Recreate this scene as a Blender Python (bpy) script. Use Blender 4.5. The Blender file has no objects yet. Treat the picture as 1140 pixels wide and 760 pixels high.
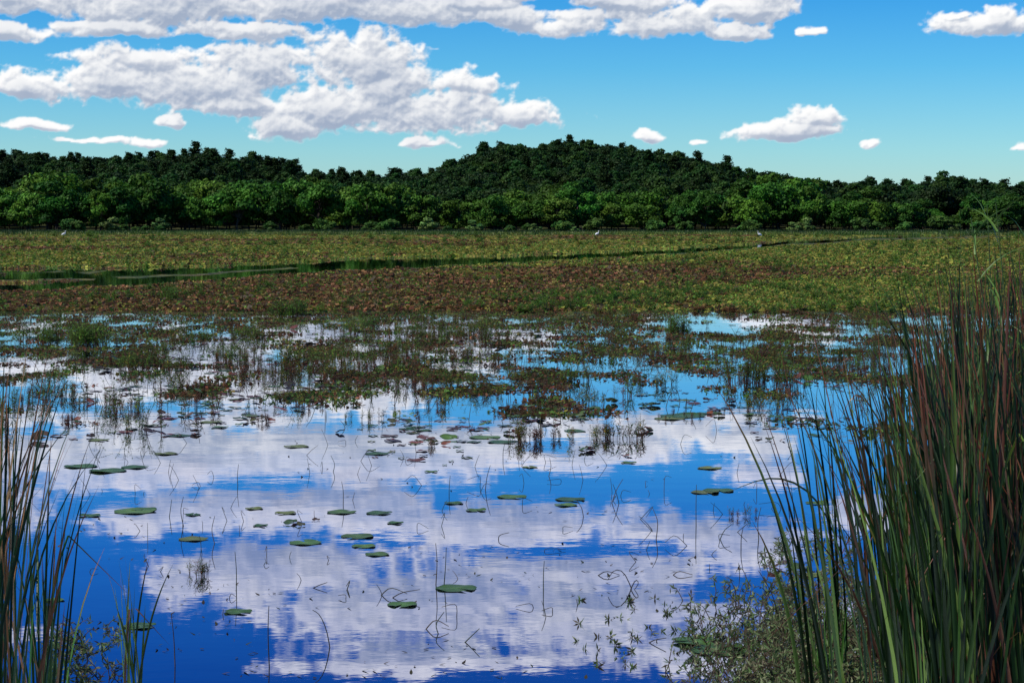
import bpy, math, random
import numpy as np
from mathutils import Vector, noise as mnoise
rng=np.random.default_rng(7); random.seed(7)
S=bpy.context.scene
F=2300.0; KK=F/1300.0; HOR=250.0; CZ=2.5
P=math.atan((380-HOR)/F)
def ray(px,py):
    xc=(px-570)/F; yc=-(py-380)/F
    return np.array([xc, math.cos(P)+yc*math.sin(P), -math.sin(P)+yc*math.cos(P)])
def ground(px,py,z=0.0):
    d=ray(px,py); t=(z-CZ)/d[2]
    return np.array([d[0]*t,d[1]*t,z])
def topix(X,Y,Z=0.0):
    f=Y*math.cos(P)-(Z-CZ)*math.sin(P); u=Y*math.sin(P)+(Z-CZ)*math.cos(P)
    return 570+F*X/f, 380-F*u/f
def nz(x,y,z=0.0): return mnoise.noise(Vector((x,y,z)))

# ---------------------------------------------------------------- mesh helpers
class MB:
    def __init__(s): s.v=[];s.f3=[];s.f4=[];s.c=[];s.n=0
    def add(s,v,f,c):
        v=np.asarray(v,float).reshape(-1,3); f=np.asarray(f,int)
        c=np.asarray(c,float)
        if c.ndim==1: c=np.tile(c,(len(v),1))
        s.v.append(v);s.c.append(c)
        (s.f4 if f.shape[1]==4 else s.f3).append(f+s.n); s.n+=len(v)
    def obj(s,name,mat,link=True,smooth=False):
        v=np.concatenate(s.v);c=np.concatenate(s.c)
        me=bpy.data.meshes.new(name)
        f4=np.concatenate(s.f4) if s.f4 else np.zeros((0,4),int)
        f3=np.concatenate(s.f3) if s.f3 else np.zeros((0,3),int)
        me.vertices.add(len(v)); me.vertices.foreach_set('co',v.ravel().astype(np.float32))
        idx=np.concatenate([f4.ravel(),f3.ravel()]).astype(np.int32)
        me.loops.add(len(idx)); me.loops.foreach_set('vertex_index',idx)
        ns=len(f4)+len(f3); me.polygons.add(ns)
        st=np.concatenate([np.arange(len(f4))*4, len(f4)*4+np.arange(len(f3))*3]).astype(np.int32)
        me.polygons.foreach_set('loop_start',st)
        me.update(calc_edges=True)
        if smooth: me.polygons.foreach_set('use_smooth',np.ones(ns,bool))
        a=me.color_attributes.new('col','FLOAT_COLOR','POINT')
        cc=np.ones((len(v),4),np.float32); cc[:,:3]=c; a.data.foreach_set('color',cc.ravel())
        me.materials.append(mat)
        o=bpy.data.objects.new(name,me)
        if link: S.collection.objects.link(o)
        return o
def norm(a): return a/np.maximum(np.linalg.norm(a,axis=-1,keepdims=True),1e-9)
def rdir(n): return norm(rng.normal(size=(n,3)))
def leaves(mb,cen,u,v,col):
    n=len(cen)
    V=np.stack([cen-u,cen+v-0.1*u,cen+u,cen-v-0.1*u],1)
    mb.add(V.reshape(-1,3),np.arange(n*4).reshape(n,4),np.repeat(col,4,0))
def cquads(mb,cen,u,v,col):
    n=len(cen); V=np.stack([cen-u-v*.6,cen+u*.7-v,cen+u+v*.7,cen-u*.6+v],1)
    mb.add(V.reshape(-1,3),np.arange(n*4).reshape(n,4),np.repeat(col,4,0))
def tubes(mb,paths,rad,col,sides=4):
    paths=np.asarray(paths,float);n,K,_=paths.shape; rad=np.broadcast_to(rad,(n,K)); col=np.broadcast_to(col,(n,3))
    t=norm(np.gradient(paths,axis=1)); ref=np.array([0.31,0.77,0.12])
    a=norm(np.cross(t,ref)); b=np.cross(t,a)
    ang=np.arange(sides)*2*math.pi/sides
    V=paths[:,:,None,:]+rad[:,:,None,None]*(np.cos(ang)[None,None,:,None]*a[:,:,None,:]+np.sin(ang)[None,None,:,None]*b[:,:,None,:])
    base=(np.arange(n)*K*sides)[:,None,None]; k=np.arange(K-1)[None,:,None]; j=np.arange(sides)[None,None,:]
    j2=(j+1)%sides
    q=np.stack([base+k*sides+j,base+k*sides+j2,base+(k+1)*sides+j2,base+(k+1)*sides+j],-1).reshape(-1,4)
    mb.add(V.reshape(-1,3),q,np.repeat(col,K*sides,0))
def blades(mb,base,h,lean,bend,w,col,tip=None,K=9,twist=0.6,fold=None):
    n=len(base); t=np.linspace(0,1,K)[None,:,None]
    ld=np.zeros((n,3)); ld[:,:2]=lean
    L=np.linalg.norm(ld,axis=1,keepdims=True); dirn=ld/np.maximum(L,1e-6)
    hh=h[:,None,None]; bb=bend[:,None,None]
    cen=base[:,None,:]+ld[:,None,:]*hh*t+dirn[:,None,:]*hh*bb*t**2.5
    cen=cen+np.array([0,0,1.0])*(hh*(t-0.55*np.abs(bb)*t**3.2))
    if fold is not None:
        ft=fold[:,None,None]; over=np.maximum(t-ft,0)
        cen=cen+np.array([0,0,-1.0])*hh*over*1.75+dirn[:,None,:]*hh*over*0.55
    th=rng.uniform(0,math.pi,n)[:,None,None]+twist*t*rng.uniform(-1,1,n)[:,None,None]*2
    side=np.concatenate([np.cos(th),np.sin(th),np.zeros_like(th)],-1)
    prof=np.clip(1-t**3.0,0,1)*(0.65+0.35*np.sin(np.minimum(t*2.2,1.57)))+0.03
    ww=w[:,None,None]*0.5*prof
    nrm=np.cross(side,np.array([0,0,1.0]))
    Lp=cen-side*ww; Rp=cen+side*ww; Mm=cen+nrm*ww*0.35
    V=np.stack([Lp,Mm,Rp],2)
    b=(np.arange(n)*K*3)[:,None]; k=np.arange(K-1)[None,:]
    q1=np.stack([b+k*3,b+k*3+1,b+(k+1)*3+1,b+(k+1)*3],-1).reshape(-1,4)
    q2=np.stack([b+k*3+1,b+k*3+2,b+(k+1)*3+2,b+(k+1)*3+1],-1).reshape(-1,4)
    C=np.repeat(col[:,None,:],K,1)
    if tip is not None:
        tt=np.clip((t-0.72)/0.28,0,1); C=C*(1-tt)+tip[:,None,:]*tt
    C=np.repeat(C[:,:,None,:],3,2)
    mb.add(V.reshape(-1,3),np.concatenate([q1,q2]),C.reshape(-1,3))

# ---------------------------------------------------------------- materials
def nn(nt,t,**k):
    n=nt.nodes.new(t)
    for a,b in k.items(): setattr(n,a,b)
    return n
def setin(nt,sock,val):
    if isinstance(val,bpy.types.NodeSocket): nt.links.new(val,sock)
    else: sock.default_value=val
def M(nt,op,a,b=None,c=None,clamp=False):
    n=nn(nt,'ShaderNodeMath',operation=op); n.use_clamp=clamp
    setin(nt,n.inputs[0],a)
    if b is not None: setin(nt,n.inputs[1],b)
    if c is not None: setin(nt,n.inputs[2],c)
    return n.outputs[0]
def VM(nt,op,a,b=None,out=0):
    n=nn(nt,'ShaderNodeVectorMath',operation=op); setin(nt,n.inputs[0],a)
    if b is not None: setin(nt,n.inputs[1],b)
    return n.outputs[out]
def SM(nt,val,lo,hi,to0=0.0,to1=1.0):
    n=nn(nt,'ShaderNodeMapRange',interpolation_type='SMOOTHSTEP')
    setin(nt,n.inputs[0],val); n.inputs[1].default_value=lo;n.inputs[2].default_value=hi
    n.inputs[3].default_value=to0;n.inputs[4].default_value=to1
    return n.outputs[0]
def MIX(nt,f,a,b,blend='MIX'):
    n=nn(nt,'ShaderNodeMix',data_type='RGBA',blend_type=blend)
    setin(nt,n.inputs[0],f); setin(nt,n.inputs[6],a); setin(nt,n.inputs[7],b)
    return n.outputs[2]
def NOISE(nt,vec,scale,detail=4,rough=0.5,dist=0.0,out=0):
    n=nn(nt,'ShaderNodeTexNoise'); nt.links.new(vec,n.inputs['Vector'])
    n.inputs['Scale'].default_value=scale;n.inputs['Detail'].default_value=detail
    n.inputs['Roughness'].default_value=rough;n.inputs['Distortion'].default_value=dist
    return n.outputs[out]
def newmat(name):
    m=bpy.data.materials.new(name); m.use_nodes=True; nt=m.node_tree; nt.nodes.clear()
    o=nn(nt,'ShaderNodeOutputMaterial'); return m,nt,o
def leafmat(name,trans=0.3,rough=0.5,spec=0.3,var=0.35,gain=1.0,nscale=3.0):
    m,nt,o=newmat(name)
    at=nn(nt,'ShaderNodeAttribute',attribute_name='col')
    oi=nn(nt,'ShaderNodeObjectInfo')
    geo=nn(nt,'ShaderNodeNewGeometry')
    nf=NOISE(nt,geo.outputs['Position'],nscale,2)
    v=M(nt,'MULTIPLY_ADD',oi.outputs['Random'],var,1-var/2)
    v=M(nt,'MULTIPLY',v,M(nt,'MULTIPLY_ADD',nf,0.5*gain,0.75*gain))
    hs=nn(nt,'ShaderNodeHueSaturation'); nt.links.new(at.outputs['Color'],hs.inputs['Color'])
    nt.links.new(v,hs.inputs['Value'])
    nt.links.new(M(nt,'MULTIPLY_ADD',M(nt,'FRACT',M(nt,'MULTIPLY',oi.outputs['Random'],7.31)),0.035,0.4825),hs.inputs['Hue'])
    p=nn(nt,'ShaderNodeBsdfPrincipled'); nt.links.new(hs.outputs[0],p.inputs['Base Color'])
    p.inputs['Roughness'].default_value=rough; p.inputs['Specular IOR Level'].default_value=spec
    if trans>0:
        t=nn(nt,'ShaderNodeBsdfTranslucent'); nt.links.new(hs.outputs[0],t.inputs[0])
        mx=nn(nt,'ShaderNodeMixShader'); mx.inputs[0].default_value=trans
        nt.links.new(p.outputs[0],mx.inputs[1]);nt.links.new(t.outputs[0],mx.inputs[2]);nt.links.new(mx.outputs[0],o.inputs[0])
    else: nt.links.new(p.outputs[0],o.inputs[0])
    return m
m_tree=leafmat('tree_foliage',0.25,0.6,0.12,0.6,1.22,0.15)
m_pine=leafmat('pine_foliage',0.1,0.7,0.1,0.5,1.3,0.15)
m_reed=leafmat('reed_leaf',0.25,0.42,0.35,0.3)
m_weed=leafmat('weed_leaf',0.3,0.55,0.15,0.6,1.1,0.8)
m_pad=leafmat('lily_pad_leaf',0.0,0.45,0.3,0.4,1.0,9.0)
m_stem=leafmat('dry_stem',0.0,0.6,0.2,0.2)
m_bird=leafmat('white_feather',0.0,0.7,0.2,0.0)

# ---------------------------------------------------------------- scatter (geometry nodes)
def scatter(name,protos,pts,rotz,scl,idx,tilt=None):
    col=bpy.data.collections.new(name+'_parts')
    for i,o in enumerate(protos):
        o.name='%s_part_%02d'%(name,i); col.objects.link(o)
    me=bpy.data.meshes.new(name); n=len(pts)
    me.vertices.add(n); me.vertices.foreach_set('co',np.asarray(pts,np.float32).ravel())
    r=np.zeros((n,3),np.float32); r[:,2]=rotz
    a=me.attributes.new('rot','FLOAT_VECTOR','POINT'); a.data.foreach_set('vector',r.ravel())
    s=np.asarray(scl,np.float32)
    a=me.attributes.new('scl','FLOAT_VECTOR','POINT'); a.data.foreach_set('vector',s.ravel())
    a=me.attributes.new('idx','INT','POINT'); a.data.foreach_set('value',np.asarray(idx,np.int32))
    o=bpy.data.objects.new(name,me); S.collection.objects.link(o)
    g=bpy.data.node_groups.new(name+'_scatter','GeometryNodeTree')
    g.interface.new_socket('Geometry',in_out='INPUT',socket_type='NodeSocketGeometry')
    g.interface.new_socket('Geometry',in_out='OUTPUT',socket_type='NodeSocketGeometry')
    gi=g.nodes.new('NodeGroupInput');go=g.nodes.new('NodeGroupOutput')
    ip=g.nodes.new('GeometryNodeInstanceOnPoints'); ci=g.nodes.new('GeometryNodeCollectionInfo')
    ci.inputs['Collection'].default_value=col; ci.inputs['Separate Children'].default_value=True; ci.inputs['Reset Children'].default_value=True
    ip.inputs['Pick Instance'].default_value=True
    def na(nm,dt):
        q=g.nodes.new('GeometryNodeInputNamedAttribute'); q.data_type=dt; q.inputs['Name'].default_value=nm
        return [x for x in q.outputs if x.enabled and x.name=='Attribute'][0]
    er=g.nodes.new('FunctionNodeEulerToRotation')
    g.links.new(na('rot','FLOAT_VECTOR'),er.inputs[0]); g.links.new(er.outputs[0],ip.inputs['Rotation'])
    g.links.new(na('scl','FLOAT_VECTOR'),ip.inputs['Scale']); g.links.new(na('idx','INT'),ip.inputs['Instance Index'])
    g.links.new(gi.outputs[0],ip.inputs['Points']); g.links.new(ci.outputs[0],ip.inputs['Instance']); g.links.new(ip.outputs[0],go.inputs[0])
    md=o.modifiers.new('scatter','NODES'); md.node_group=g
    return o

# ---------------------------------------------------------------- profiles
bx=[-400,0,60,120,180,232,290,340,400,450,485,505,540,570,620,680,720,770,830,870,930,960,1000,1040,1075,1110,1140,1500]
by=[172,172,175,176,173,170,179,189,196,196,190,180,167,161,159,162,166,173,188,199,208,204,207,201,201,209,207,205]
fx=[-400,0,50,100,170,230,300,350,400,450,480,520,560,600,640,700,760,820,870,900,930,1000,1050,1090,1140,1500]
fy=[194,206,188,196,192,197,193,196,191,199,212,215,204,206,203,208,206,199,188,190,203,215,223,214,202,198]
RY=560.0*KK
def smooth(t): t=np.clip(t,0,1); return t*t*(3-2*t)
def pxa(X,Y): return 570+F*X/max(Y,1.0)
def shoreY(X): return (318+6*nz(X*0.02,3.3)+4*nz(X*0.07,9.1))*KK
def terr(X,Y):
    z=-0.6
    sy=shoreY(X)
    z+=1.1*smooth((Y-(sy-8))/14.0)
    px=np.clip(pxa(X,max(Y,200)),-400,1500)
    h=(HOR-np.interp(px,bx,by))/F*RY+CZ-14.5
    z+=max(h,0)*smooth((Y-370*KK)/(RY-370*KK))
    if Y>RY+60: z-=min((Y-RY-60)*0.06,25)
    z+=1.4*smooth((4.0-Y+0.15*nz(X,Y))/1.8)
    z+=0.35*smooth((abs(X)-1.8)/1.5)*smooth((14-Y)/6)
    return float(z)
mb=MB()
ys=np.concatenate([np.linspace(-60,0,8),np.linspace(0.5,16,26),np.geomspace(17,6000,130)])
us=np.linspace(-1,1,141); V=[]
for Y in ys:
    hw=max(60,abs(Y)*1.2+40)
    for u in us:
        X=u*hw; V.append((X,Y,terr(X,Y)+0.04*nz(X*1.3,Y*1.3)))
nu=len(us)
def gridq(nr,nu):
    i,j=np.meshgrid(np.arange(nr-1),np.arange(nu-1),indexing='ij')
    return np.stack([i*nu+j,i*nu+j+1,(i+1)*nu+j+1,(i+1)*nu+j],-1).reshape(-1,4)
mg,nt,o=newmat('marsh_soil')
geo=nn(nt,'ShaderNodeNewGeometry'); n1=NOISE(nt,geo.outputs['Position'],0.3,4,0.6); n2=NOISE(nt,geo.outputs['Position'],9,4,0.7)
c=MIX(nt,SM(nt,n1,0.4,0.6),(0.018,0.03,0.008,1),(0.035,0.028,0.014,1)); c=MIX(nt,n2,c,(0.05,0.06,0.02,1))
p=nn(nt,'ShaderNodeBsdfPrincipled'); nt.links.new(c,p.inputs['Base Color']); p.inputs['Roughness'].default_value=0.9; p.inputs['Specular IOR Level'].default_value=0.1
nt.links.new(p.outputs[0],o.inputs[0])
mb.add(V,gridq(len(ys),nu),[0.03,0.03,0.01]); mb.obj('ground',mg,smooth=True)

# ---------------------------------------------------------------- cover function
chx=[-80,100,200,330,480,620,750,870,960,1150]; chy=[316,312,307,299,292,286,279,271,265,260]; chw=[8.0,6.6,5.4,4.0,3.3,2.8,2.3,1.6,1.0,0.4]
def channel(px,py):
    c=np.interp(px,chx,chy); w=np.interp(px,chx,chw)
    c+=1.5*nz(px*0.02,5.0); w=w*(1+0.45*nz(px*0.035,15.0))
    d=abs(py-c)/w
    isl=abs(py-(c-0.15*w))/(0.22*w) if px<330 else 9
    if isl<1 and nz(px*0.03,8.0)>-0.3: return 0.0
    c2=np.interp(px,[-80,200,430,560],[302,299,289,286])+1.2*nz(px*0.025,25.0)
    if px<520: d=min(d,abs(py-c2)/1.7 + (0.6 if nz(px*0.04,30)>0.15 else 0))
    return float(np.clip((1.6-d)*1.5,0,1))
def cover(X,Y):
    px,py=topix(X,Y); yk=Y/KK
    b=np.interp(py,[255,322,334,346,360,385,410,440,480,520],[1.15,1.06,.80,.60,.48,.40,.33,.22,.06,-.2])
    if py>300:
        k=np.clip((py-318)/22,0,1)
        b+=(0.20*nz(X*0.28,yk*0.20,2.0)+0.34*nz(X*0.9,yk*0.55,12.0))*k
    if px>760 and 338<py<372: b-=0.14
    if px<120 and 345<py<400: b-=0.06
    b-=1.6*channel(px,py)
    return b

# ---------------------------------------------------------------- water
mb=MB(); ys=np.concatenate([np.linspace(-5,5,6),np.geomspace(5.5,350*KK,400)]); us=np.linspace(-1,1,281)
V=[];C=[]
for Y in ys:
    hw=max(8,Y*0.6/KK+8)
    for u in us:
        X=u*hw; V.append((X,Y,0)); cv=cover(X,Y) if Y>14 else -0.2; C.append((cv,0,0))
nu=len(us)
mw,nt,o=newmat('marsh_water')
geo=nn(nt,'ShaderNodeNewGeometry'); pos=geo.outputs['Position']
at=nn(nt,'ShaderNodeAttribute',attribute_name='col'); sp=nn(nt,'ShaderNodeSeparateColor'); nt.links.new(at.outputs['Color'],sp.inputs[0])
cov=sp.outputs[0]
rip=NOISE(nt,VM(nt,'MULTIPLY',pos,(1.0,1.3,1.0)),0.9,2,0.5)
rip2=NOISE(nt,VM(nt,'MULTIPLY',pos,(1.0,1.6,1.0)),7,2,0.5)
hgt=M(nt,'ADD',M(nt,'MULTIPLY',rip,0.0016),M(nt,'MULTIPLY',rip2,0.00018))
bp=nn(nt,'ShaderNodeBump'); bp.inputs['Strength'].default_value=0.8; bp.inputs['Distance'].default_value=1.0; nt.links.new(hgt,bp.inputs['Height'])
gl=nn(nt,'ShaderNodeBsdfGlossy'); gl.inputs['Roughness'].default_value=0.012; nt.links.new(bp.outputs[0],gl.inputs['Normal'])
gl.inputs['Color'].default_value=(0.90,0.92,1.0,1)
df=nn(nt,'ShaderNodeBsdfDiffuse'); df.inputs[0].default_value=(0.006,0.012,0.02,1)
fr=nn(nt,'ShaderNodeFresnel'); fr.inputs[0].default_value=1.33
wf=M(nt,'MULTIPLY_ADD',fr.outputs[0],0.5,0.60,clamp=True)
mx=nn(nt,'ShaderNodeMixShader'); nt.links.new(wf,mx.inputs[0]); nt.links.new(df.outputs[0],mx.inputs[1]); nt.links.new(gl.outputs[0],mx.inputs[2])
ns=NOISE(nt,VM(nt,'MULTIPLY',pos,(1,0.8,0)),5.0,5,0.72)
ns=SM(nt,ns,0.25,0.75)
msk=SM(nt,M(nt,'ADD',cov,M(nt,'MULTIPLY_ADD',ns,1.0,-0.5)),0.54,0.58)
g1=NOISE(nt,VM(nt,'MULTIPLY',pos,(1,0.35,1)),0.11,5,0.6); g2=NOISE(nt,VM(nt,'MULTIPLY',pos,(1,0.5,1)),2.0,5,0.7); g3=NOISE(nt,VM(nt,'MULTIPLY',pos,(1,0.35,1)),0.5,4,0.6)
mc=MIX(nt,SM(nt,g1,0.42,0.58),(0.12,0.135,0.022,1),(0.12,0.08,0.028,1))
mc=MIX(nt,SM(nt,g3,0.45,0.6),mc,(0.06,0.085,0.016,1)); mc=MIX(nt,SM(nt,g2,0.44,0.60),mc,(0.012,0.018,0.008,1))
md_=nn(nt,'ShaderNodeBsdfPrincipled'); nt.links.new(mc,md_.inputs['Base Color']); md_.inputs['Roughness'].default_value=0.6; md_.inputs['Specular IOR Level'].default_value=0.05
b2=nn(nt,'ShaderNodeBump'); b2.inputs['Strength'].default_value=1.0; b2.inputs['Distance'].default_value=0.15; nt.links.new(g2,b2.inputs['Height']); nt.links.new(b2.outputs[0],md_.inputs['Normal'])
m2=nn(nt,'ShaderNodeMixShader'); nt.links.new(msk,m2.inputs[0]); nt.links.new(mx.outputs[0],m2.inputs[1]); nt.links.new(md_.outputs[0],m2.inputs[2]); nt.links.new(m2.outputs[0],o.inputs[0])
mb.add(V,gridq(len(ys),nu),np.array(C)); mb.obj('water',mw,smooth=True)

# ---------------------------------------------------------------- tree prototypes
def decid(seed,h=15.0,r=6.0,base=(0.05,0.11,0.018),nl=24,per=190,qs=(0.22,0.42),mat=m_tree):
    global rng; rng=np.random.default_rng(seed); mb=MB()
    bark=np.array([[0.06,0.05,0.04]])
    K=6; z=np.linspace(0,0.75*h,K); path=np.stack([0.25*np.sin(z*0.5+seed),0.2*np.cos(z*0.4),z],1)[None]
    tubes(mb,path,np.linspace(0.028*h*0.6,0.05,K)[None],bark,7)
    lob=[]
    for k in range(nl):
        d=rdir(1)[0]; rr=rng.uniform(0.45,0.88)
        c=np.array([d[0]*r*rr,d[1]*r*rr,0.53*h+d[2]*0.42*h*rr]); c[2]=max(c[2],0.12*h)
        lr=r*rng.uniform(0.22,0.42); lob.append((c,lr))
        s=path[0,rng.integers(1,K-1)]; mid=(s+c)/2+np.array([0,0,-0.4])
        tubes(mb,np.stack([s,mid,c])[None],np.array([[0.14,0.09,0.03]]),bark,4)
    for c,lr in lob:
        n=int(per*(lr/(0.33*r))**2); d=rdir(n); d[:,2]=np.where(d[:,2]<-0.3,-d[:,2],d[:,2])
        rad=lr*rng.uniform(0.7,1.15,n)*(1+0.18*np.sin(d[:,0]*7+d[:,2]*9+seed))
        p_=c+d*rad[:,None]*np.array([1.0,1.0,0.85]); nr=norm(d+rng.normal(size=(n,3))*0.5)
        u=norm(np.cross(nr,rdir(n))); v=np.cross(nr,u); s=rng.uniform(*qs,n)[:,None]
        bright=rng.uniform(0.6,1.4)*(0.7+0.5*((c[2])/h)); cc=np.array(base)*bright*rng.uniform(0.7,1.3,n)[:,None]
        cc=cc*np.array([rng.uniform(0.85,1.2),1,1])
        cquads(mb,p_,u*s,v*s,cc)
    return mb.obj('deciduous_tree',mat,link=False)
def pine(seed,h=19.0):
    global rng; rng=np.random.default_rng(seed); mb=MB()
    K=7; z=np.linspace(0,h,K); path=np.stack([0.2*np.sin(z*0.3+seed),0.15*np.cos(z*0.3),z],1)[None]
    tubes(mb,path,np.linspace(0.26,0.04,K)[None],np.array([[0.05,0.04,0.03]]),6)
    z=0.28*h
    while z<h*0.99:
        f=(z/h); Lmax=(1-f)**0.5*5.0+0.6
        for b in range(rng.integers(4,7)):
            a=rng.uniform(0,6.28); L=Lmax*rng.uniform(0.45,1.1); up=rng.uniform(0.05,0.35)
            e=np.array([math.cos(a)*L,math.sin(a)*L,up*L]); s0=np.array([0,0,z])
            tubes(mb,np.stack([s0,s0+e*0.6,s0+e])[None],np.array([[0.06,0.04,0.02]]),np.array([[0.05,0.04,0.03]]),3)
            n=int(16+L*18); t=rng.uniform(0.3,1.05,n)[:,None]
            p_=s0+e*t+rng.normal(size=(n,3))*np.array([0.55,0.55,0.3])
            nr=norm(np.array([0,0,1.0])+rng.normal(size=(n,3))*0.6); u=norm(np.cross(nr,rdir(n))); v=np.cross(nr,u); s=rng.uniform(0.2,0.42,n)[:,None]
            leaves(mb,p_,u*s*1.3,v*s*0.8,np.array([0.014,0.034,0.008])*rng.uniform(0.6,1.5)*rng.uniform(0.7,1.3,n)[:,None])
        z+=rng.uniform(0.5,1.1)
    return mb.obj('pine_tree',m_pine,link=False)
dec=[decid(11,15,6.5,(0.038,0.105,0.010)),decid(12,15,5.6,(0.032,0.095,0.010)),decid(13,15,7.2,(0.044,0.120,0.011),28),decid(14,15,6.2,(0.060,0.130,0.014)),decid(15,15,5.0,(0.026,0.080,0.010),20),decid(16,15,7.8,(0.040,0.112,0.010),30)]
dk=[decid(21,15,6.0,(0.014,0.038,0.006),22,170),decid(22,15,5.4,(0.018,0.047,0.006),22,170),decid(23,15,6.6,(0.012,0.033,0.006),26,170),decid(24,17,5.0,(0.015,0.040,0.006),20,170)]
pn=[pine(31),pine(32,17),pine(33,21)]
rng=np.random.default_rng(99)
pts=[];sc=[];ix=[]
for row,(Y0,step) in enumerate([(326,9.5),(338,8.5),(352,9.0)]):
    X=-230.0
    while X<235:
        Y=(Y0-318)*KK+rng.uniform(-5,5)+shoreY(X)
        T=np.interp(pxa(X,Y),fx,fy)+rng.uniform(-4,15)+(-1 if row else 3)
        h=max(5,(HOR-T)/F*Y+CZ-0.5)
        s=h/15.5; pts.append((X,Y,terr(X,Y)-0.4)); w=max(s,0.72)*rng.uniform(0.85,1.2); sc.append((w,w,s)); ix.append(rng.integers(0,6))
        X+=step*rng.uniform(0.6,1.3)
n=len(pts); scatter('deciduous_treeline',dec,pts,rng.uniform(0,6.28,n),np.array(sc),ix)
pts=[];sc=[];ix=[]
for k in range(80):
    X=rng.uniform(-200,200); Y=shoreY(X)+rng.uniform(-5,4)
    s=rng.uniform(0.10,0.32); pts.append((X,Y,0.0)); sc.append((s*1.35,s*1.35,s)); ix.append(rng.integers(0,3))
shr=[decid(41,15,7.0,(0.05,0.12,0.02),16,110,(0.5,0.9)),decid(42,15,7.5,(0.04,0.10,0.018),16,110,(0.5,0.9)),decid(43,15,7.0,(0.09,0.16,0.04),16,110,(0.5,0.9))]
rng=np.random.default_rng(100)
scatter('shore_shrubs',shr,pts,rng.uniform(0,6.28,len(pts)),np.array(sc),ix)
pts=[];sc=[];ix=[]
Y=368.0*KK
while Y<RY+30:
    X=-0.52*Y/KK
    while X<0.52*Y/KK:
        x=X+rng.uniform(-3,3); y=Y+rng.uniform(-6,6); px=pxa(x,y)
        z=terr(x,y)
        isp=rng.random()<(0.35 if px<460 else 0.16)
        if y<430*KK: isp=isp and rng.random()<0.4
        s=rng.uniform(0.70,1.05)*(1.0 if not isp else 0.82)
        if rng.random()<0.06: s*=1.15
        pts.append((x,y,z-0.5)); sc.append((s*(1.15 if not isp else 1.1),s*1.1,s)); ix.append((4+rng.integers(0,3)) if isp else rng.integers(0,4))
        X+=rng.uniform(5.5,9.5)
    Y+=8.0*KK
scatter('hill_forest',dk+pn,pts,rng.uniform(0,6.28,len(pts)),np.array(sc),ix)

# ---------------------------------------------------------------- far reed belt
def tuft(seed,n,rad,h,w,cols,bend=0.15):
    global rng; rng=np.random.default_rng(seed); mb=MB()
    b=np.zeros((n,3)); a=rng.uniform(0,6.28,n); r=rad*np.sqrt(rng.random(n)); b[:,0]=np.cos(a)*r;b[:,1]=np.sin(a)*r
    c=np.array(cols)[rng.integers(0,len(cols),n)]*rng.uniform(0.7,1.3,n)[:,None]
    blades(mb,b,h*rng.uniform(0.6,1.05,n),rng.normal(size=(n,2))*0.12,rng.uniform(0,bend*2,n),w*rng.uniform(.7,1.2,n),c,K=5)
    return mb.obj('reed_tuft',m_reed,link=False)
reeds=[tuft(51,60,1.6,1.2,0.09,[(0.07,0.14,0.015),(0.05,0.11,0.012)]),tuft(52,60,1.6,0.9,0.09,[(0.16,0.20,0.03),(0.12,0.17,0.025)]),tuft(53,60,1.8,1.4,0.10,[(0.018,0.05,0.008),(0.028,0.065,0.01)])]
rng=np.random.default_rng(101)
pts=[];sc=[];ix=[]
for k in range(4200):
    px=rng.uniform(-80,1220); Y=rng.uniform(262,322)*KK; X=(px-570)/F*Y
    lim=(284+18*nz(px*0.006,1.0)+ (-30 if px>900 else 0))*KK
    if Y<lim and rng.random()<0.85: continue
    if channel(*topix(X,Y))>0.3: continue
    s=rng.uniform(0.6,1.1); k_=2 if Y>303*KK else (1 if nz(X*0.03,Y*0.03)>-0.1 else 0)
    if rng.random()<0.2:k_=rng.integers(0,3)
    pts.append((X,Y,-0.05)); sc.append((s*1.2,s*1.2,s)); ix.append(k_)
scatter('reed_belt',reeds,pts,rng.uniform(0,6.28,len(pts)),np.array(sc),ix)

# ---------------------------------------------------------------- marsh plants
GR=[(0.07,0.15,0.018),(0.10,0.19,0.022),(0.04,0.10,0.012)]
BR=[(0.16,0.075,0.028),(0.13,0.09,0.03),(0.21,0.095,0.04),(0.06,0.038,0.018)]
BD=[(0.11,0.050,0.02),(0.07,0.045,0.02),(0.17,0.06,0.028),(0.04,0.028,0.014)]
OL=[(0.20,0.20,0.03),(0.14,0.16,0.025),(0.26,0.20,0.045)]
GD=[(0.045,0.10,0.014),(0.03,0.07,0.012),(0.07,0.13,0.02)]
def lowpatch(seed,cols,n=95,rad=0.75,hh=0.16,npad=8):
    global rng; rng=np.random.default_rng(seed); mb=MB()
    a=rng.uniform(0,6.28,n); r=rad*np.sqrt(rng.random(n)); c=np.stack([np.cos(a)*r,np.sin(a)*r,rng.uniform(0.01,hh,n)*(1-0.5*r/rad)],1)
    nr=norm(np.array([0,0,1.0])+rng.normal(size=(n,3))*0.65); u=norm(np.cross(nr,rdir(n))); v=np.cross(nr,u)
    L=rng.uniform(0.03,0.075,n)[:,None]; W=L*rng.uniform(0.3,0.8,n)[:,None]
    if npad: L[:npad]=rng.uniform(0.09,0.13,npad)[:,None]; W[:npad]=L[:npad]*0.9
    leaves(mb,c,u*L,v*W,np.array(cols)[rng.integers(0,len(cols),n)]*rng.uniform(0.4,1.6,n)[:,None])
    k=8; s0=c[:k].copy(); s0[:,2]=-0.05; tubes(mb,np.stack([s0,c[:k]+[0,0,0.06]],1),0.004,np.array([0.06,0.04,0.02]),3)
    return mb.obj('low_patch',m_weed,link=False)
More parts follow.
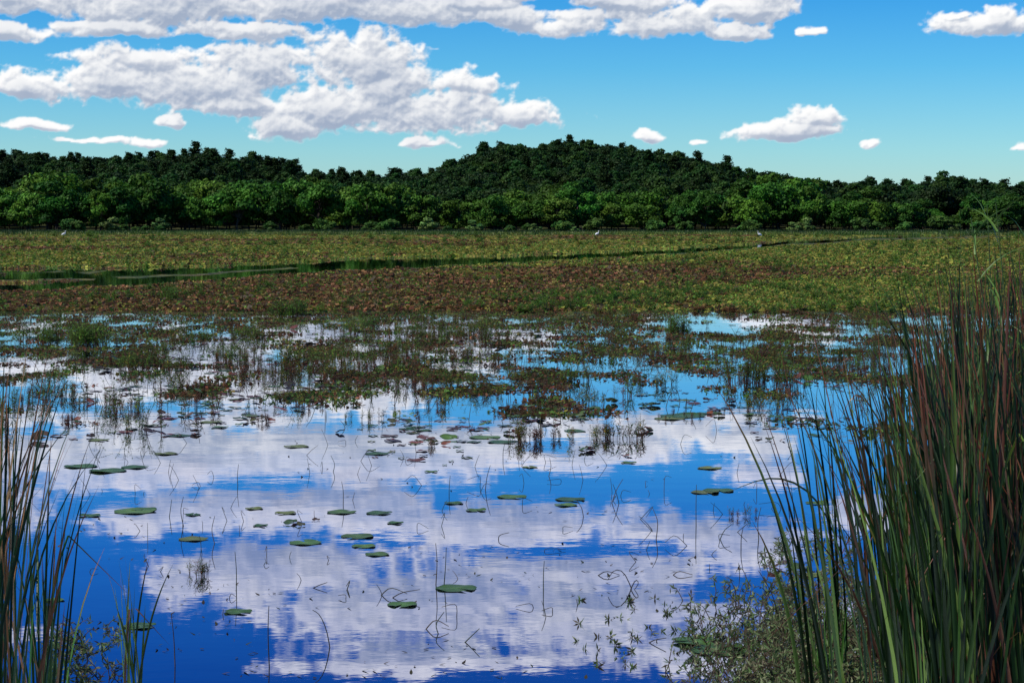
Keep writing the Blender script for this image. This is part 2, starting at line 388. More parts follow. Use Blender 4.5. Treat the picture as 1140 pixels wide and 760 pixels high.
def sprig(seed,cols,ns=5,h=0.45,spread=0.10,ll=0.06,wide=0.17,nl=16,stemc=(0.08,0.035,0.02)):
    global rng; rng=np.random.default_rng(seed); mb=MB()
    for k in range(ns):
        a=rng.uniform(0,6.28); b=np.array([math.cos(a),math.sin(a),0])*spread*rng.random(); H=h*rng.uniform(0.55,1.05)
        ln=np.array([rng.normal()*0.18,rng.normal()*0.18,0]); t=np.linspace(0,1,5)[:,None]
        path=b+ln*H*t**1.6+np.array([0,0,1])*H*t-np.array([0,0,0.05])*(1-t)
        tubes(mb,path[None],np.linspace(0.005,0.002,5)[None],np.array([stemc]),3)
        tt=rng.uniform(0.12,1.0,nl); P0=b+ln*H*tt[:,None]**1.6+np.array([0,0,1])*H*tt[:,None]
        aa=np.arange(nl)*2.4+rng.uniform(0,6); up=rng.uniform(-0.1,0.75,nl)
        d=norm(np.stack([np.cos(aa),np.sin(aa),up],1)); L=ll*rng.uniform(0.6,1.2,nl)[:,None]*(1.15-0.5*tt[:,None])
        v=norm(np.cross(d,np.array([0,0,1.0])+rng.normal(size=(nl,3))*0.2))*L*wide
        leaves(mb,P0+d*L,d*L,v,np.array(cols)[rng.integers(0,len(cols),nl)]*rng.uniform(0.65,1.35,nl)[:,None])
    return mb.obj('sprig',m_weed,link=False)
low=[lowpatch(61,BR+OL),lowpatch(62,BR+BD),lowpatch(63,OL+GR),lowpatch(64,BR+BD+GR),lowpatch(65,GR+OL)]
low+= [lowpatch(66,BD+GD,24,0.42,0.10,0),lowpatch(67,GD+GD+OL,22,0.4,0.14,0),lowpatch(68,BD,24,0.5,0.08,0)]
spr=[sprig(71,GD+GR,6,0.5),sprig(72,GD+OL,4,0.42),sprig(73,GR+GD,8,0.55,0.16,0.07,0.2),sprig(74,BD+GD,5,0.35),sprig(75,BD,5,0.28),sprig(76,GD,4,0.6,0.08)]
spr+=[sprig(77,GR,8,0.42,0.25,0.10,0.28,14),sprig(78,OL,8,0.36,0.3,0.10,0.28,14),sprig(79,BR,8,0.30,0.3,0.09,0.3,14)]
rng=np.random.default_rng(102)
pts=[];sc=[];ix=[]
for k in range(42000):
    px=rng.uniform(-60,1200); py=rng.uniform(260,346) if rng.random()<0.57 else rng.uniform(325,485)
    X,Y,_=ground(px,py); yk=Y/KK
    if yk>300: continue
    cv=cover(X,Y)+0.4*(nz(X*1.4,yk*1.0,7.0))
    if cv<0.5+rng.uniform(-0.2,0.12): continue
    if channel(px,py-1.0)>0.1 or channel(px,py-3)>0.6: continue
    s=max(0.8,yk/55)*rng.uniform(0.6,1.15)
    g=1.3*nz(X*0.04,yk*0.03,4.0)+ (0.34 if py<298 else -0.08)+(0.35 if px>850 else 0)
    g+=rng.normal()*0.18
    if py>346: k_=rng.choice([5,6,7,5,7]); s*=0.85
    else: k_= rng.choice([2,4]) if g>0.12 else rng.choice([0,1,3])
    pts.append((X,Y,0.0)); sc.append((s,s*1.2,min(s,1.6)*rng.uniform(0.4,1.2))); ix.append(k_)
scatter('floating_marsh_vegetation',low,pts,rng.uniform(0,6.28,len(pts)),np.array(sc),ix)
pts=[];sc=[];ix=[]
for k in range(9000):
    px=rng.uniform(-60,1160); py=rng.triangular(300,378,485) if k%4 else rng.uniform(262,345)
    X,Y,_=ground(px,py); yk=Y/KK
    if py<262 or channel(px,py)>0.1 or channel(px,py-5)>0.3 or channel(px,py-9)>0.7: continue
    cl=0.7*nz(X*0.25,yk*0.22,11.0)+0.8*nz(X*1.1,yk*0.8,3.0)
    th=np.interp(py,[262,325,345,380,420,450,475],[0.05,0.0,0.15,0.20,0.17,0.25,0.42])
    if cl<th: continue
    s=max(0.8,yk/60)*rng.uniform(0.35,1.0)
    if py<330: s*=0.7
    if py>345: k_=rng.choice([3,4,3,1,0,4,5])
    else: k_=rng.integers(0,6)
    if (rng.random()<0.3 and py<380) or (px<120 and rng.random()<0.6): k_=rng.choice([0,1,2,5])
    pts.append((X,Y,0)); sc.append((s,s,s)); ix.append(k_)
for k in range(7000):
    px=rng.uniform(-60,1160); py=rng.uniform(264,350); X,Y,_=ground(px,py); yk=Y/KK
    if channel(px,py)>0.1 or channel(px,py-4)>0.3 or channel(px,py-8)>0.7: continue
    cl=nz(X*0.12,yk*0.10,61.0)+0.5*nz(X*0.5,yk*0.4,63.0)
    if cl<0.02+max(0,(py-325)*0.008): continue
    s=max(0.8,yk/70)*rng.uniform(0.4,1.1)
    q_=nz(X*0.06,yk*0.05,65.0)+rng.normal()*0.15+(0.2 if px>850 else 0)
    pts.append((X,Y,0)); sc.append((s,s,s*rng.uniform(0.6,1.1))); ix.append(6 if q_>0.08 else (7 if q_>-0.12 and py<312 else (6 if rng.random()<0.4 else 8)))
def clump(px,py,w,n,s0,kinds):
    for _ in range(n):
        X,Y,_z=ground(px+rng.uniform(-w,w),py+rng.uniform(-0.12,0.12)*w)
        pts.append((X,Y,0)); s=s0*rng.uniform(0.6,1.15); sc.append((s,s,s)); ix.append(rng.choice(kinds))
for a in [(98,385,22,22,1.1,[0,2]),(322,352,14,16,1.1,[0,2]),(190,335,10,12,1.15,[0,2]),(620,345,14,10,0.9,[0,2]),(830,425,22,14,1.0,[0,1,5]),(755,372,10,10,1.1,[0,2]),
          (255,402,12,8,0.9,[0,1]),(325,408,12,8,1.0,[0,1]),(605,490,36,18,0.6,[1,3,4]),(690,488,30,18,0.6,[1,3,4]),(215,640,18,6,0.36,[1,3]),
          (478,497,14,5,0.3,[4,3]),(75,470,20,7,0.4,[4,3]),(292,470,12,6,0.35,[4]),(830,575,20,6,0.32,[3,4]),(405,468,24,8,0.4,[3,1]),
          (480,452,20,9,0.6,[3,4,1]),(640,425,20,10,0.75,[0,1]),(660,450,15,9,0.7,[1,3]),(185,430,18,8,0.7,[1,3]),(40,380,25,16,1.0,[0,2]),(160,478,20,6,0.6,[1,5]),
          (850,455,25,10,0.7,[1,3]),(930,400,20,10,0.85,[0,1,5]),(540,440,20,8,0.6,[1,3]),(755,465,25,7,0.35,[3,4]),(345,455,18,7,0.35,[4]),(420,430,25,9,0.5,[1,3,4]),(730,430,25,11,0.65,[1,3]),(300,425,30,9,0.5,[1,3]),
          (230,445,25,7,0.4,[3,4]),(590,425,30,9,0.5,[3,4,1]),(700,400,30,12,0.65,[3,1]),(480,400,30,12,0.6,[3,4]),(110,450,25,7,0.45,[1,3]),(570,460,20,6,0.4,[3,4]),
          (140,410,12,8,0.9,[0,1]),(385,400,14,8,0.7,[0,1]),(560,405,14,8,0.7,[1,3]),(880,430,16,9,0.9,[0,5]),(800,395,16,8,0.8,[0,1]),(405,365,16,9,0.8,[0,2]),(530,372,14,8,0.8,[0,1])]: clump(*a)
scatter('smartweed_plants',spr,pts,rng.uniform(0,6.28,len(pts)),np.array(sc),ix)

# ---------------------------------------------------------------- lily pads
def pad(mb,cx,cy,r,z=0.006,tilt=0.0,col=(0.05,0.085,0.02)):
    n=26; rot=rng.uniform(0,6.28); a=np.linspace(0.13,2*math.pi-0.13,n)+rot
    td=rng.uniform(0,6.28); curl=rng.uniform(0.0,0.08)*r
    rings=[0.0,0.45,0.85,1.0]; V=[]
    for k,f in enumerate(rings):
        rr=r*f*(1+0.03*np.sin(a*5+rot)+0.02*np.sin(a*9))
        x=np.cos(a)*rr; y=np.sin(a)*rr
        zz=z+ (0.004*np.sin(a*4+rot)*f)+ (curl*np.maximum(0,np.sin(a*1.0+td))**3 if f==1 else 0)+tilt*(x*math.cos(td)+y*math.sin(td))+abs(tilt)*r
        V.append(np.stack([cx+x,cy+y,np.maximum(zz,0.004)+0*x],1))
    V=np.concatenate(V); qs=[]
    for k in range(3):
        for j in range(n-1): qs.append((k*n+j,k*n+j+1,(k+1)*n+j+1,(k+1)*n+j))
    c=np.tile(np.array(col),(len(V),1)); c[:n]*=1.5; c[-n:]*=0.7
    mb.add(V,qs,c)
mb=MB(); rng=np.random.default_rng(103)
PC=[(0.05,0.115,0.016),(0.065,0.13,0.018),(0.035,0.085,0.016),(0.10,0.13,0.022)]
L=[(508,655,26),(448,673,19),(340,604,19),(405,608,16),(420,617,14),(398,597,22),(380,570,18),(422,571,15),(318,571,14),(283,566,12),(150,569,24),(160,567,16),(100,574,14),
(215,600,18),(155,697,20),(265,681,16),(570,553,19),(635,556,18),(630,562,14),(505,560,13),(775,714,32),(800,724,34),(785,548,18),(800,546,18),(790,521,14),(120,524,22),(90,519,20),(150,520,16),(185,505,14),
(235,470,14),(560,492,20),(540,487,18),(585,452,12),(575,463,16),(760,463,26),(745,466,18),(790,460,16),(420,505,14),(330,497,16),(640,480,14),(530,568,12),(60,668,14),(290,585,10),(440,582,11),(700,515,10),(480,525,9),(200,485,13),(110,490,14),(910,560,14),(215,573,10),(590,520,10),(905,640,16)]
for px,py,w in L:
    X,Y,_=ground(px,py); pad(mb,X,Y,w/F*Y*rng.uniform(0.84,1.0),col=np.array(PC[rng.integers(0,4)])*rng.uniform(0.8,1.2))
for k in range(1900):
    py=rng.triangular(355,400,535); px=rng.uniform(40,960); X,Y,_=ground(px,py)
    if nz(X*0.45,Y/KK*0.45,21.0)<-0.02+(py-430)*0.0035: continue
    til=rng.normal()*0.04
    if rng.random()<0.08: til=rng.choice([-1,1])*rng.uniform(0.2,0.5)
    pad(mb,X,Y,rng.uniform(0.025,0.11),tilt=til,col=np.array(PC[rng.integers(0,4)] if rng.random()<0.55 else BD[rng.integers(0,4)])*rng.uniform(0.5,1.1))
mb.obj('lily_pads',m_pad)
mb=MB()
for px,py in [(80,470),(345,453),(293,468),(480,494),(650,503),(790,462),(576,484),(330,583),(240,452),(880,632),(935,475),(690,506),(520,395),(420,392),(130,440),(190,462),(450,470),(620,470),(720,480),(860,490)]:
    X,Y,_=ground(px,py)
    for q_ in range(4):
        pad(mb,X+rng.normal()*0.09,Y+rng.normal()*0.12,rng.uniform(0.035,0.06),z=0.005,tilt=rng.choice([-1,1])*rng.uniform(0.15,0.5),col=np.array([(0.15,0.05,0.02),(0.06,0.06,0.02),(0.05,0.03,0.015),(0.04,0.07,0.02)][q_])*0.8)
mb.obj('curled_lily_pads',m_pad)

# ---------------------------------------------------------------- bare stems in open water
mb=MB(); rng=np.random.default_rng(104)
sc_=np.array([(0.05,0.05,0.02),(0.035,0.03,0.02),(0.08,0.06,0.03),(0.03,0.05,0.02)])*0.7
def stem(pl,r=0.004,col=None):
    (bx_,by_),rest=pl[0],pl[1:]
    B=ground(bx_,by_,0); Y=B[1]; pts_=[B+[0,0,-0.03]]; yy=0
    for (dx,dh) in rest: yy+=rng.normal()*0.03; pts_.append(B+np.array([dx/F*Y,yy,dh/F*Y]))
    p_=np.array(pts_); t=np.linspace(0,1,len(p_)); T=np.linspace(0,1,8)
    q=np.stack([np.interp(T,t,p_[:,k]) for k in range(3)],1)
    q[1:-1]=0.25*q[:-2]+0.5*q[1:-1]+0.25*q[2:]
    tubes(mb,q[None],np.linspace(r,r*0.55,8)[None],(sc_[rng.integers(0,4)] if col is None else col)[None],4)
for s in [[(300,742),(-2,40),(-1,68)],[(368,720),(-4,20),(-12,38),(-20,42)],[(605,657),(0,15),(1,32)],[(485,650),(2,25),(0,46)],[(494,650),(2,18),(3,42)],[(263,655),(0,20),(-1,42)],
 [(240,605),(-6,14),(-2,30)],[(500,552),(0,10),(1,22)],[(540,545),(2,15),(6,28)],[(382,562),(0,15),(-2,26)],[(775,585),(0,20),(1,45)],[(680,560),(6,14),(14,26)],[(690,560),(-4,12),(-8,22)],
 [(705,655),(-10,20),(-22,22),(-28,10)],[(700,656),(8,12),(12,8),(6,-0.5)],[(660,640),(14,6),(30,0.5)],[(420,662),(14,10),(34,3)],[(430,665),(16,6),(38,10)],[(385,655),(6,12),(0,2)],[(340,655),(12,2),(24,6)],
 [(205,585),(-3,18),(1,34)],[(188,575),(2,8),(4,20)],[(730,600),(3,20),(-3,34)],[(825,610),(0,12),(2,24)],[(610,530),(4,10),(2,20)],[(555,600),(0,5),(12,8)],[(490,705),(-6,10),(4,22)],[(512,715),(10,4),(22,16)],
 [(470,700),(14,12),(30,4)],[(650,575),(-2,10),(-8,18)],[(800,600),(6,10),(16,16)],[(745,640),(10,5),(26,1)],[(195,740),(0,30),(-2,60)],[(870,700),(-10,40),(-26,66)],[(845,600),(-2,20),(2,36)],[(560,510),(0,8),(2,18)],[(370,525),(3,8),(-2,18)],[(265,540),(-1,10),(1,24)],[(715,715),(12,3),(26,8)],[(820,752),(-4,30),(-2,50)]]: stem(s)
for k in range(120):
    px=rng.uniform(90,900); py=rng.triangular(455,510,730); h=rng.uniform(3,18)
    a=rng.normal()*h*0.6
    if rng.random()<0.5: stem([(px,py),(a,h),(a*1.5+rng.normal()*10,h*rng.uniform(0.1,0.8))],0.003)
    else: stem([(px,py),(a*0.5,h*0.5),(a,h)],0.003)
for k in range(520):
    px=rng.uniform(40,960); py=rng.triangular(365,400,490); X,Y,_=ground(px,py)
    if nz(X*0.5,Y/KK*0.5,51.0)<-0.05: continue
    h=rng.uniform(5,20); a=rng.normal()*h*0.3; stem([(px,py),(a*0.4,h*0.5),(a,h)],0.005,np.array([(0.05,0.06,0.02),(0.04,0.03,0.015)][k%2]))
n=1100; px=rng.uniform(60,930,n); py=rng.uniform(430,755,n); g=np.array([ground(a,b,0.005) for a,b in zip(px,py)])
keep=np.array([nz(p_[0]*0.8,p_[1]*0.5,31)>0.04 for p_ in g]); g=g[keep]; n=len(g)
a=rng.uniform(0,6.28,n); u=np.stack([np.cos(a),np.sin(a),rng.uniform(0,0.5,n)],1); v=np.stack([-np.sin(a),np.cos(a),0*a],1); s=rng.uniform(0.008,0.03,n)[:,None]
leaves(mb,g,u*s,v*s*0.4,sc_[rng.integers(0,4,n)])
mb.obj('broken_stems',m_stem)

# ---------------------------------------------------------------- cattails
def cattails(name,pts_,h,lean,bend,seed,dead=0.08,wid=(0.013,0.024),gr=None,foldp=0.06,pr=(.3,.24,.15,.23,.08)):
    global rng; rng=np.random.default_rng(seed); mb=MB(); n=len(pts_)
    gcol=np.array(gr or [(0.012,0.038,0.006),(0.022,0.068,0.009),(0.05,0.12,0.016),(0.007,0.021,0.005),(0.11,0.20,0.035)])
    dcol=np.array([(0.16,0.07,0.03),(0.10,0.04,0.02),(0.20,0.12,0.06)])
    c=gcol[rng.choice(len(gcol),n,p=np.array(pr))]*rng.uniform(0.8,1.2,n)[:,None]
    d=rng.random(n)<dead; c[d]=dcol[rng.integers(0,3,d.sum())]
    tip=c.copy(); tb=rng.random(n)<0.4; tip[tb]=np.array([0.26,0.07,0.025])*rng.uniform(0.5,1.1,tb.sum())[:,None]
    fold=np.where(rng.random(n)<foldp,rng.uniform(0.6,0.85,n),5.0)
    blades(mb,pts_,h,lean,bend,rng.uniform(wid[0],wid[1],n),c,tip,K=11,fold=fold)
    return mb.obj(name,m_reed)
rng=np.random.default_rng(105)
B=[];H_=[];LE=[];BE=[]
topx=[860,900,950,1000,1050,1090,1140,1400]; topy=[470,410,360,325,290,266,250,235]
while len(B)<2900:
    Y=rng.uniform(4.0,8.6); u=rng.uniform(0.25,0.60); px=570+1300*u
    if px<1005:
        if not(5.4<Y<7.4) or rng.random()>0.17*((px-880)/125.0)+0.02: continue
    elif px<1050 and rng.random()>0.6: continue
    X=u*Y; T=np.interp(px,topx,topy)
    h=CZ-(T-250)/1300*Y; h*=rng.uniform(0.66,1.0) if rng.random()<0.85 else rng.uniform(0.3,0.7)
    if rng.random()<0.03: h*=1.1
    k=rng.normal(size=2)*0.05; k[0]-=0.015
    if px<995: k[0]-=rng.uniform(0,0.10)
    B.append((X,Y*KK,-0.15)); H_.append(h+0.15); LE.append(k); BE.append(abs(rng.normal())*0.10)
cattails('cattail_reeds',np.array(B),np.array(H_),np.array(LE),np.array(BE),206,0.10,pr=(.30,.18,.11,.33,.08))
rng=np.random.default_rng(107); B=[];H_=[];LE=[];BE=[]
while len(B)<270:
    Y=rng.uniform(4.3,7.0); px=rng.uniform(-130,52)
    if px>5 and rng.random()<0.6: continue
    T=np.interp(px,[-150,0,15,40,62],[280,355,400,475,570])+abs(rng.normal())*90
    X=(px-570)/1300*Y; h=CZ-(T-250)/1300*Y
    k=rng.normal(size=2)*0.05; k[0]+=rng.uniform(-0.02,0.05)
    B.append((X,Y*KK,-0.15)); H_.append(max(h,0.4)+0.15); LE.append(k); BE.append(abs(rng.normal())*0.09)
cattails('cattail_reeds',np.array(B),np.array(H_),np.array(LE),np.array(BE),208,0.18,(0.010,0.019),pr=(.34,.2,.06,.36,.04))
rng=np.random.default_rng(109)
def small(px0,py0,n,hp,spread,seed):
    B=[];H_=[];LE=[]
    for k in range(n):
        X,Y,_=ground(px0+rng.uniform(-spread,spread),py0+rng.uniform(-6,6)); B.append((X,Y,-0.1)); H_.append(hp/F*Y*rng.uniform(0.6,1.05)+0.1); LE.append((rng.normal()*0.09,rng.normal()*0.06))
    cattails('sedge_clump',np.array(B),np.array(H_),np.array(LE),np.abs(rng.normal(size=n))*0.08,seed,0.08,(0.012,0.020),[(0.06,0.14,0.02),(0.08,0.17,0.03),(0.05,0.11,0.02),(0.03,0.07,0.012),(0.12,0.2,0.04)],0.03)
small(147,762,15,155,13,301); small(60,765,12,90,22,302); small(925,765,12,120,18,303)
rng=np.random.default_rng(110); mb=MB()
for k in range(9):
    X=rng.uniform(2.35,2.85); Y=rng.uniform(5.0,5.8)*KK; H=rng.uniform(2.55,2.85); t=np.linspace(0,1,8)[:,None]
    path=np.array([X,Y,-0.1])+np.array([rng.normal()*0.05,0,1.0])*H*t+np.array([-0.12,0,0])*t**2
    tubes(mb,path[None],np.linspace(0.006,0.002,8)[None],np.array([(0.05,0.09,0.02)]),4)
    for q_ in range(11):
        f=rng.uniform(0.45,0.98); s0=path[0]+(path[-1]-path[0])*f; a=rng.uniform(0,6.28)
        le=np.array([[math.cos(a)*0.7,math.sin(a)*0.7]])
        blades(mb,s0[None],np.array([rng.uniform(0.15,0.3)]),le,np.array([0.5]),np.array([0.016]),np.array([(0.07,0.14,0.02)])*rng.uniform(.7,1.3),K=6)
mb.obj('common_reed',m_reed)
mb=MB()
def arch(pp,depth,w,col):
    T=np.linspace(0,1,14); t=np.linspace(0,1,len(pp)); P_=[]
    for (px,py) in pp:
        d=ray(px,py); P_.append(np.array([0,0,CZ])+d/d[1]*depth*KK)
    P_=np.array(P_); q=np.stack([np.interp(T,t,P_[:,k]) for k in range(3)],1)
    for _ in range(2): q[1:-1]=0.25*q[:-2]+0.5*q[1:-1]+0.25*q[2:]
    ww=w*(1-T**2.5)+0.0015
    up=np.array([0.1,0.5,0.8]); V=np.stack([q-up*ww[:,None]/2,q+up*ww[:,None]/2],1)
    k=np.arange(13); mb.add(V.reshape(-1,3),np.stack([2*k,2*k+1,2*k+3,2*k+2],1),col)
arch([(955,700),(945,640),(925,580),(905,548),(875,530),(845,532),(808,549)],6.6,0.018,(0.02,0.04,0.01))
arch([(965,720),(945,620),(925,520),(905,450),(888,405)],6.5,0.014,(0.04,0.09,0.02))
arch([(975,730),(960,600),(930,500),(895,455),(880,440)],6.4,0.012,(0.10,0.07,0.03))
arch([(1000,700),(985,560),(975,470),(955,425),(932,470),(925,520)],6.4,0.013,(0.12,0.08,0.04))
mb.obj('arching_reed_leaves',m_reed)

# ---------------------------------------------------------------- weedy bush bottom right
rng=np.random.default_rng(111); mb=MB()
def weedbush(cx0,cx1,cy0,cy1,n,hmax,falloff=None):
    for k in range(n):
        px=rng.uniform(cx0,cx1); py=rng.uniform(cy0,cy1)
        if falloff and rng.random()>falloff(px,py): continue
        B=ground(px,py); H=hmax*rng.uniform(0.3,1.0); a=rng.uniform(0,6.28); R=H*rng.uniform(0.3,1.8)
        t=np.linspace(0,1,7)[:,None]; e=np.array([math.cos(a)*R,math.sin(a)*R,0])
        path=B+e*t+np.array([0,0,1])*H*np.sin(t*rng.uniform(1.3,2.6))-np.array([0,0,0.02])
        tubes(mb,path[None],np.linspace(0.0035,0.0015,7)[None],np.array([(0.06,0.04,0.025)]),3)
        nl=rng.integers(10,20); tt=rng.uniform(0.15,1,nl); P0=np.stack([np.interp(tt,t[:,0],path[:,q_]) for q_ in range(3)],1)
        d=norm(rng.normal(size=(nl,3))+np.array([0,0,0.35])); Ln=rng.uniform(0.012,0.028,nl)[:,None]
        v=norm(np.cross(d,rdir(nl)))*Ln*0.25
        cols=np.array([(0.10,0.15,0.06),(0.06,0.11,0.03),(0.16,0.18,0.09),(0.06,0.05,0.03)])[rng.integers(0,4,nl)]*rng.uniform(0.5,1.2,nl)[:,None]
        leaves(mb,P0+d*Ln,d*Ln,v,cols)
weedbush(740,1010,650,800,2100,0.17,lambda x,y: np.clip((x-750)/150.0,0.03,1)*np.clip((y-640)/80,0.1,1))
weedbush(640,780,665,745,45,0.03)
weedbush(850,960,600,660,80,0.10)
weedbush(60,130,700,770,60,0.10)
mb.obj('water_willow_bush',m_weed)

# ---------------------------------------------------------------- egrets
def egret(px,Y,f):
    Y*=KK; X=(px-570)/F*Y; mb=MB(); W=np.array([[0.8,0.8,0.77]]); Dk=np.array([[0.02,0.02,0.02]])
    def tb(p,r,c,s=8): tubes(mb,np.array(p,float)[None],np.array(r)[None],c,s)
    tb([(-.42*f,0,.42),(-.34*f,0,.45),(-.2*f,0,.52),(-.02*f,0,.58),(.10*f,0,.63),(.17*f,0,.69),(.22*f,0,.76),(.18*f,0,.85),(.15*f,0,.92),(.19*f,0,.99),(.26*f,0,1.0),(.30*f,0,.99)],[.01,.06,.14,.17,.13,.07,.05,.04,.035,.045,.045,.02],W)
    tb([(.29*f,0,.99),(.36*f,0,.975),(.44*f,0,.96)],[.016,.012,.002],np.array([[0.6,0.35,0.03]]),5)
    for y in (.04,-.04): tb([(0,y,.50),(.01*f,y,.27),(-.01*f,y,.0),(-.01*f,y,-.4)],[.035,.014,.012,.012],Dk,5)
    o=mb.obj('egret',m_bird,smooth=True); o.location=(X,Y,0.25); o.rotation_euler=(0,0,0.3); o.scale=(1.15,1.15,1.15)
for a in [(665,205,1),(845,190,-1),(72,200,1)]: egret(*a)

# ---------------------------------------------------------------- clouds (dome section at 4 km carrying cumulus)
rs=np.random.default_rng(5); perm=rs.permutation(256); perm=np.concatenate([perm,perm]); ga=rs.uniform(0,2*math.pi,256)
def per2(x,y,s=0):
    xi=np.floor(x).astype(int); yi=np.floor(y).astype(int); xf=x-xi; yf=y-yi
    def g(ix,iy,dx,dy):
        h=ga[perm[(perm[(ix+s*17)&255]+iy+s*31)&255]]; return np.cos(h)*dx+np.sin(h)*dy
    u=xf**3*(xf*(xf*6-15)+10); v=yf**3*(yf*(yf*6-15)+10)
    a=g(xi,yi,xf,yf); b=g(xi+1,yi,xf-1,yf); c=g(xi,yi+1,xf,yf-1); d=g(xi+1,yi+1,xf-1,yf-1)
    return ((a*(1-u)+b*u)*(1-v)+(c*(1-u)+d*u)*v)*1.5
def fbm(x,y,o=6,s=0,r=0.52,bil=False):
    t=0;a=1;f=1;w=0
    for k in range(o):
        n=per2(x*f,y*f,s+k); n=(1-2.2*np.abs(n)) if bil else n
        t=t+a*n; w+=a; a*=r; f*=2.03
    return t/w
ST=1.15
gx=np.arange(-260,1400,ST); gy=np.arange(-6,640,ST)
GX,GY=np.meshgrid(gx,gy)
wx=fbm(GX/120,GY/80,4,3)*26+fbm(GX/30,GY/24,3,13)*7; wy=fbm(GX/110+9,GY/75,4,7)*13+fbm(GX/28,GY/22,3,17)*5
# cumulus positions as (bearing, elevation) in units of 1/F rad; second list is the higher cloud deck mirrored by the water
clouds=[(20,6,110,28),(190,14,140,32),(340,10,140,32),(460,18,90,22),(20,48,60,12),(130,40,60,12),(270,38,70,12),
     (560,24,58,16),(640,34,76,18),(740,32,92,23),(830,14,54,26),(820,40,40,16),(690,6,70,14),(520,8,50,14),
     (1085,36,48,18),(40,100,64,17),(130,98,80,30),(230,102,98,36),(165,72,48,16),(300,80,76,32),(400,80,84,38),(380,128,100,32),(315,144,50,20),(480,130,100,31),(590,132,58,18),(510,98,50,18),(430,105,84,34),(270,122,66,16),
     (478,160,30,7),(870,150,76,14),(905,138,38,15),(50,143,36,8),(172,160,22,7),(190,136,16,8),(965,163,14,5.5),(1130,166,20,6),(720,155,19,8),(775,157,13,5.5),(110,159,50,5),(900,40,12,5),(1060,25,14,6),
     (-120,60,110,30),(1280,70,90,24),(-90,140,60,12)]
refl=[(200,508,190,26),(420,512,150,22),(640,505,120,14),(330,556,190,30),(530,576,180,34),(790,592,120,30),(320,622,150,38),(480,662,210,50),(670,672,170,40),(810,712,120,34),(150,568,60,20),(620,628,170,24),(480,726,160,18),(1000,560,80,30),(1050,680,120,50),(-20,540,80,40),(30,690,50,16),(840,520,50,12)]
Bf=np.full(GX.shape,-1.2); QX=GX+wx; QY=GY+wy
for (x,y,a,b) in clouds+refl:
    el=abs(HOR-y)
    dx=(QX-x)/(a*1.12); dy=QY-el
    dy=np.where(dy<0,-dy/(b*0.72),dy/(b*1.25))
    Bf=np.maximum(Bf,1-np.sqrt(dx*dx+dy*dy))
for (x,y,a,b) in [(95,625,70,38),(170,712,140,40),(640,608,130,8),(880,655,60,16),(300,537,70,7),(600,752,170,12),(735,545,110,12),(250,752,120,18),(420,598,50,6)]:
    el=y-HOR; Bf=np.minimum(Bf,1.2*(np.sqrt(((QX-x)/a)**2+((QY-el)/b)**2)-1))
Bf=np.maximum(Bf,-0.75)
D=Bf+0.55*fbm(GX/75,GY/46,6,20)+0.40*(fbm(GX/34,GY/26,5,40,0.5,True)-0.25)-0.06
D=D+fbm(GX/9,GY/8,3,60)*0.12
al=smooth((D-0.02)/0.30)
upz=smooth((GY-235)/40)
alu=smooth((D+0.06)/0.40)*(0.78+0.22*smooth((fbm(GX/60,GY/30,4,70)+0.15)/0.5))
al=al*(1-upz)+alu*upz
Hh=np.sqrt(np.clip(D,0,1.5))
def sh(A,dx,dy): return np.roll(np.roll(A,-dy,0),-dx,1)
T=np.zeros_like(D)
for k in range(1,13): T+=np.clip(sh(D,-k,2*k),0,1)*(1-k/16)
light=np.exp(-T*0.27)
rel=np.clip(0.5+(Hh-sh(Hh,-2,4))*2.2+(Hh-sh(Hh,-1,2))*2.0,0,1)
lit=np.clip(0.66*light+0.52*rel-0.04,0,1); lit=np.maximum(lit,0.9*(1-smooth(D/0.25)))  # sunlit tops and shaded undersides of the clouds, baked into vertex colour
az=(GX-570)/F; el=GY/F; R=4000.0
cz_=np.stack([R*np.sin(az)*np.cos(el),R*np.cos(az)*np.cos(el),R*np.sin(el)+CZ],-1).reshape(-1,3)
att=np.stack([lit,al,upz],-1).reshape(-1,3)
q=gridq(len(gy),len(gx)); af=al.ravel(); keep=(af[q].max(1)>0.004); q=q[keep]
used=np.zeros(len(cz_),bool); used[q.ravel()]=True; remap=np.cumsum(used)-1
mb=MB(); mb.add(cz_[used],remap[q],att[used])
mc_,nt,o=newmat('cumulus')
at=nn(nt,'ShaderNodeAttribute',attribute_name='col'); sp=nn(nt,'ShaderNodeSeparateColor'); nt.links.new(at.outputs['Color'],sp.inputs[0])
cc=MIX(nt,sp.outputs[0],(0.30,0.38,0.53,1),(1.0,1.0,1.0,1))
cc=MIX(nt,sp.outputs[2],cc,MIX(nt,1.0,cc,(0.86,0.86,0.96,1),'MULTIPLY'))  # higher deck toned down to lavender, underside shade put into its colour
em=nn(nt,'ShaderNodeEmission'); nt.links.new(cc,em.inputs[0]); tr=nn(nt,'ShaderNodeBsdfTransparent')  # cloud sheet emits its baked light and shade, the sun does not shade it
mx=nn(nt,'ShaderNodeMixShader'); nt.links.new(sp.outputs[1],mx.inputs[0]); nt.links.new(tr.outputs[0],mx.inputs[1]); nt.links.new(em.outputs[0],mx.inputs[2]); nt.links.new(mx.outputs[0],o.inputs[0])
try: mc_.cycles.emission_sampling='NONE'
except Exception as ex: print(ex)
mb.obj('clouds',mc_,smooth=True)

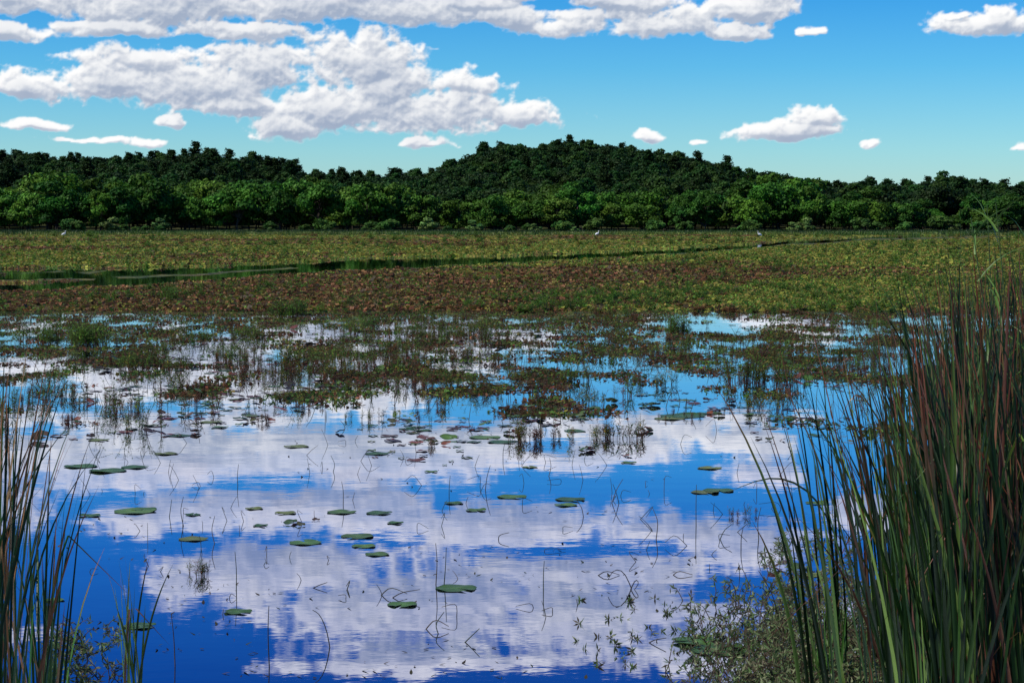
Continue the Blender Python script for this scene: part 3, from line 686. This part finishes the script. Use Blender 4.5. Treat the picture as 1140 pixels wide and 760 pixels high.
# ---------------------------------------------------------------- sky
SUN_EL=math.radians(50); SUN_AZ=math.radians(-108)
wd=bpy.data.worlds.new('World'); S.world=wd; wd.use_nodes=True; nt=wd.node_tree; nt.nodes.clear()
tc=nn(nt,'ShaderNodeTexCoord'); sx=nn(nt,'ShaderNodeSeparateXYZ'); nt.links.new(tc.outputs['Generated'],sx.inputs[0])
sky=nn(nt,'ShaderNodeTexSky',sky_type='NISHITA'); sky.sun_disc=False; sky.sun_elevation=SUN_EL; sky.sun_rotation=SUN_AZ; sky.dust_density=0.3; sky.ozone_density=3.0; sky.air_density=1.0
grad=nn(nt,'ShaderNodeValToRGB'); nt.links.new(M(nt,'MULTIPLY',sx.outputs[2],4.0),grad.inputs[0])
cr=grad.color_ramp; cr.elements[0].position=0.0; cr.elements[0].color=(0.66,0.88,1.0,1); cr.elements[1].position=1.0; cr.elements[1].color=(0.08,0.36,0.95,1)
for p_,c_ in [(0.14,(0.46,0.83,1.05,1)),(0.30,(0.22,0.68,1.04,1)),(0.45,(0.10,0.54,1.0,1)),(0.62,(0.04,0.33,0.84,1)),(0.92,(0.012,0.155,0.58,1))]:
    x_=cr.elements.new(p_); x_.color=c_
sc2=MIX(nt,1.0,sky.outputs[0],grad.outputs[0],'MULTIPLY')
bg=nn(nt,'ShaderNodeBackground'); nt.links.new(sc2,bg.inputs[0]); bg.inputs[1].default_value=0.13
wo=nn(nt,'ShaderNodeOutputWorld'); nt.links.new(bg.outputs[0],wo.inputs[0])
sv=Vector((math.sin(SUN_AZ)*math.cos(SUN_EL),math.cos(SUN_AZ)*math.cos(SUN_EL),math.sin(SUN_EL)))
sl=bpy.data.lights.new('sun','SUN'); sl.energy=5.0; sl.angle=math.radians(0.5); sl.color=(1.0,0.94,0.83)
so=bpy.data.objects.new('sun',sl); so.rotation_euler=sv.to_track_quat('Z','Y').to_euler(); S.collection.objects.link(so)
cam=bpy.data.cameras.new('camera'); cam.sensor_width=36; cam.lens=36*F/1140; cam.clip_end=12000; cam.clip_start=0.05
co=bpy.data.objects.new('camera',cam); co.location=(0,0,CZ); co.rotation_euler=(math.pi/2-P,0,0); S.collection.objects.link(co); S.camera=co
S.view_settings.view_transform='Standard'; S.view_settings.look='None'; S.view_settings.exposure=0
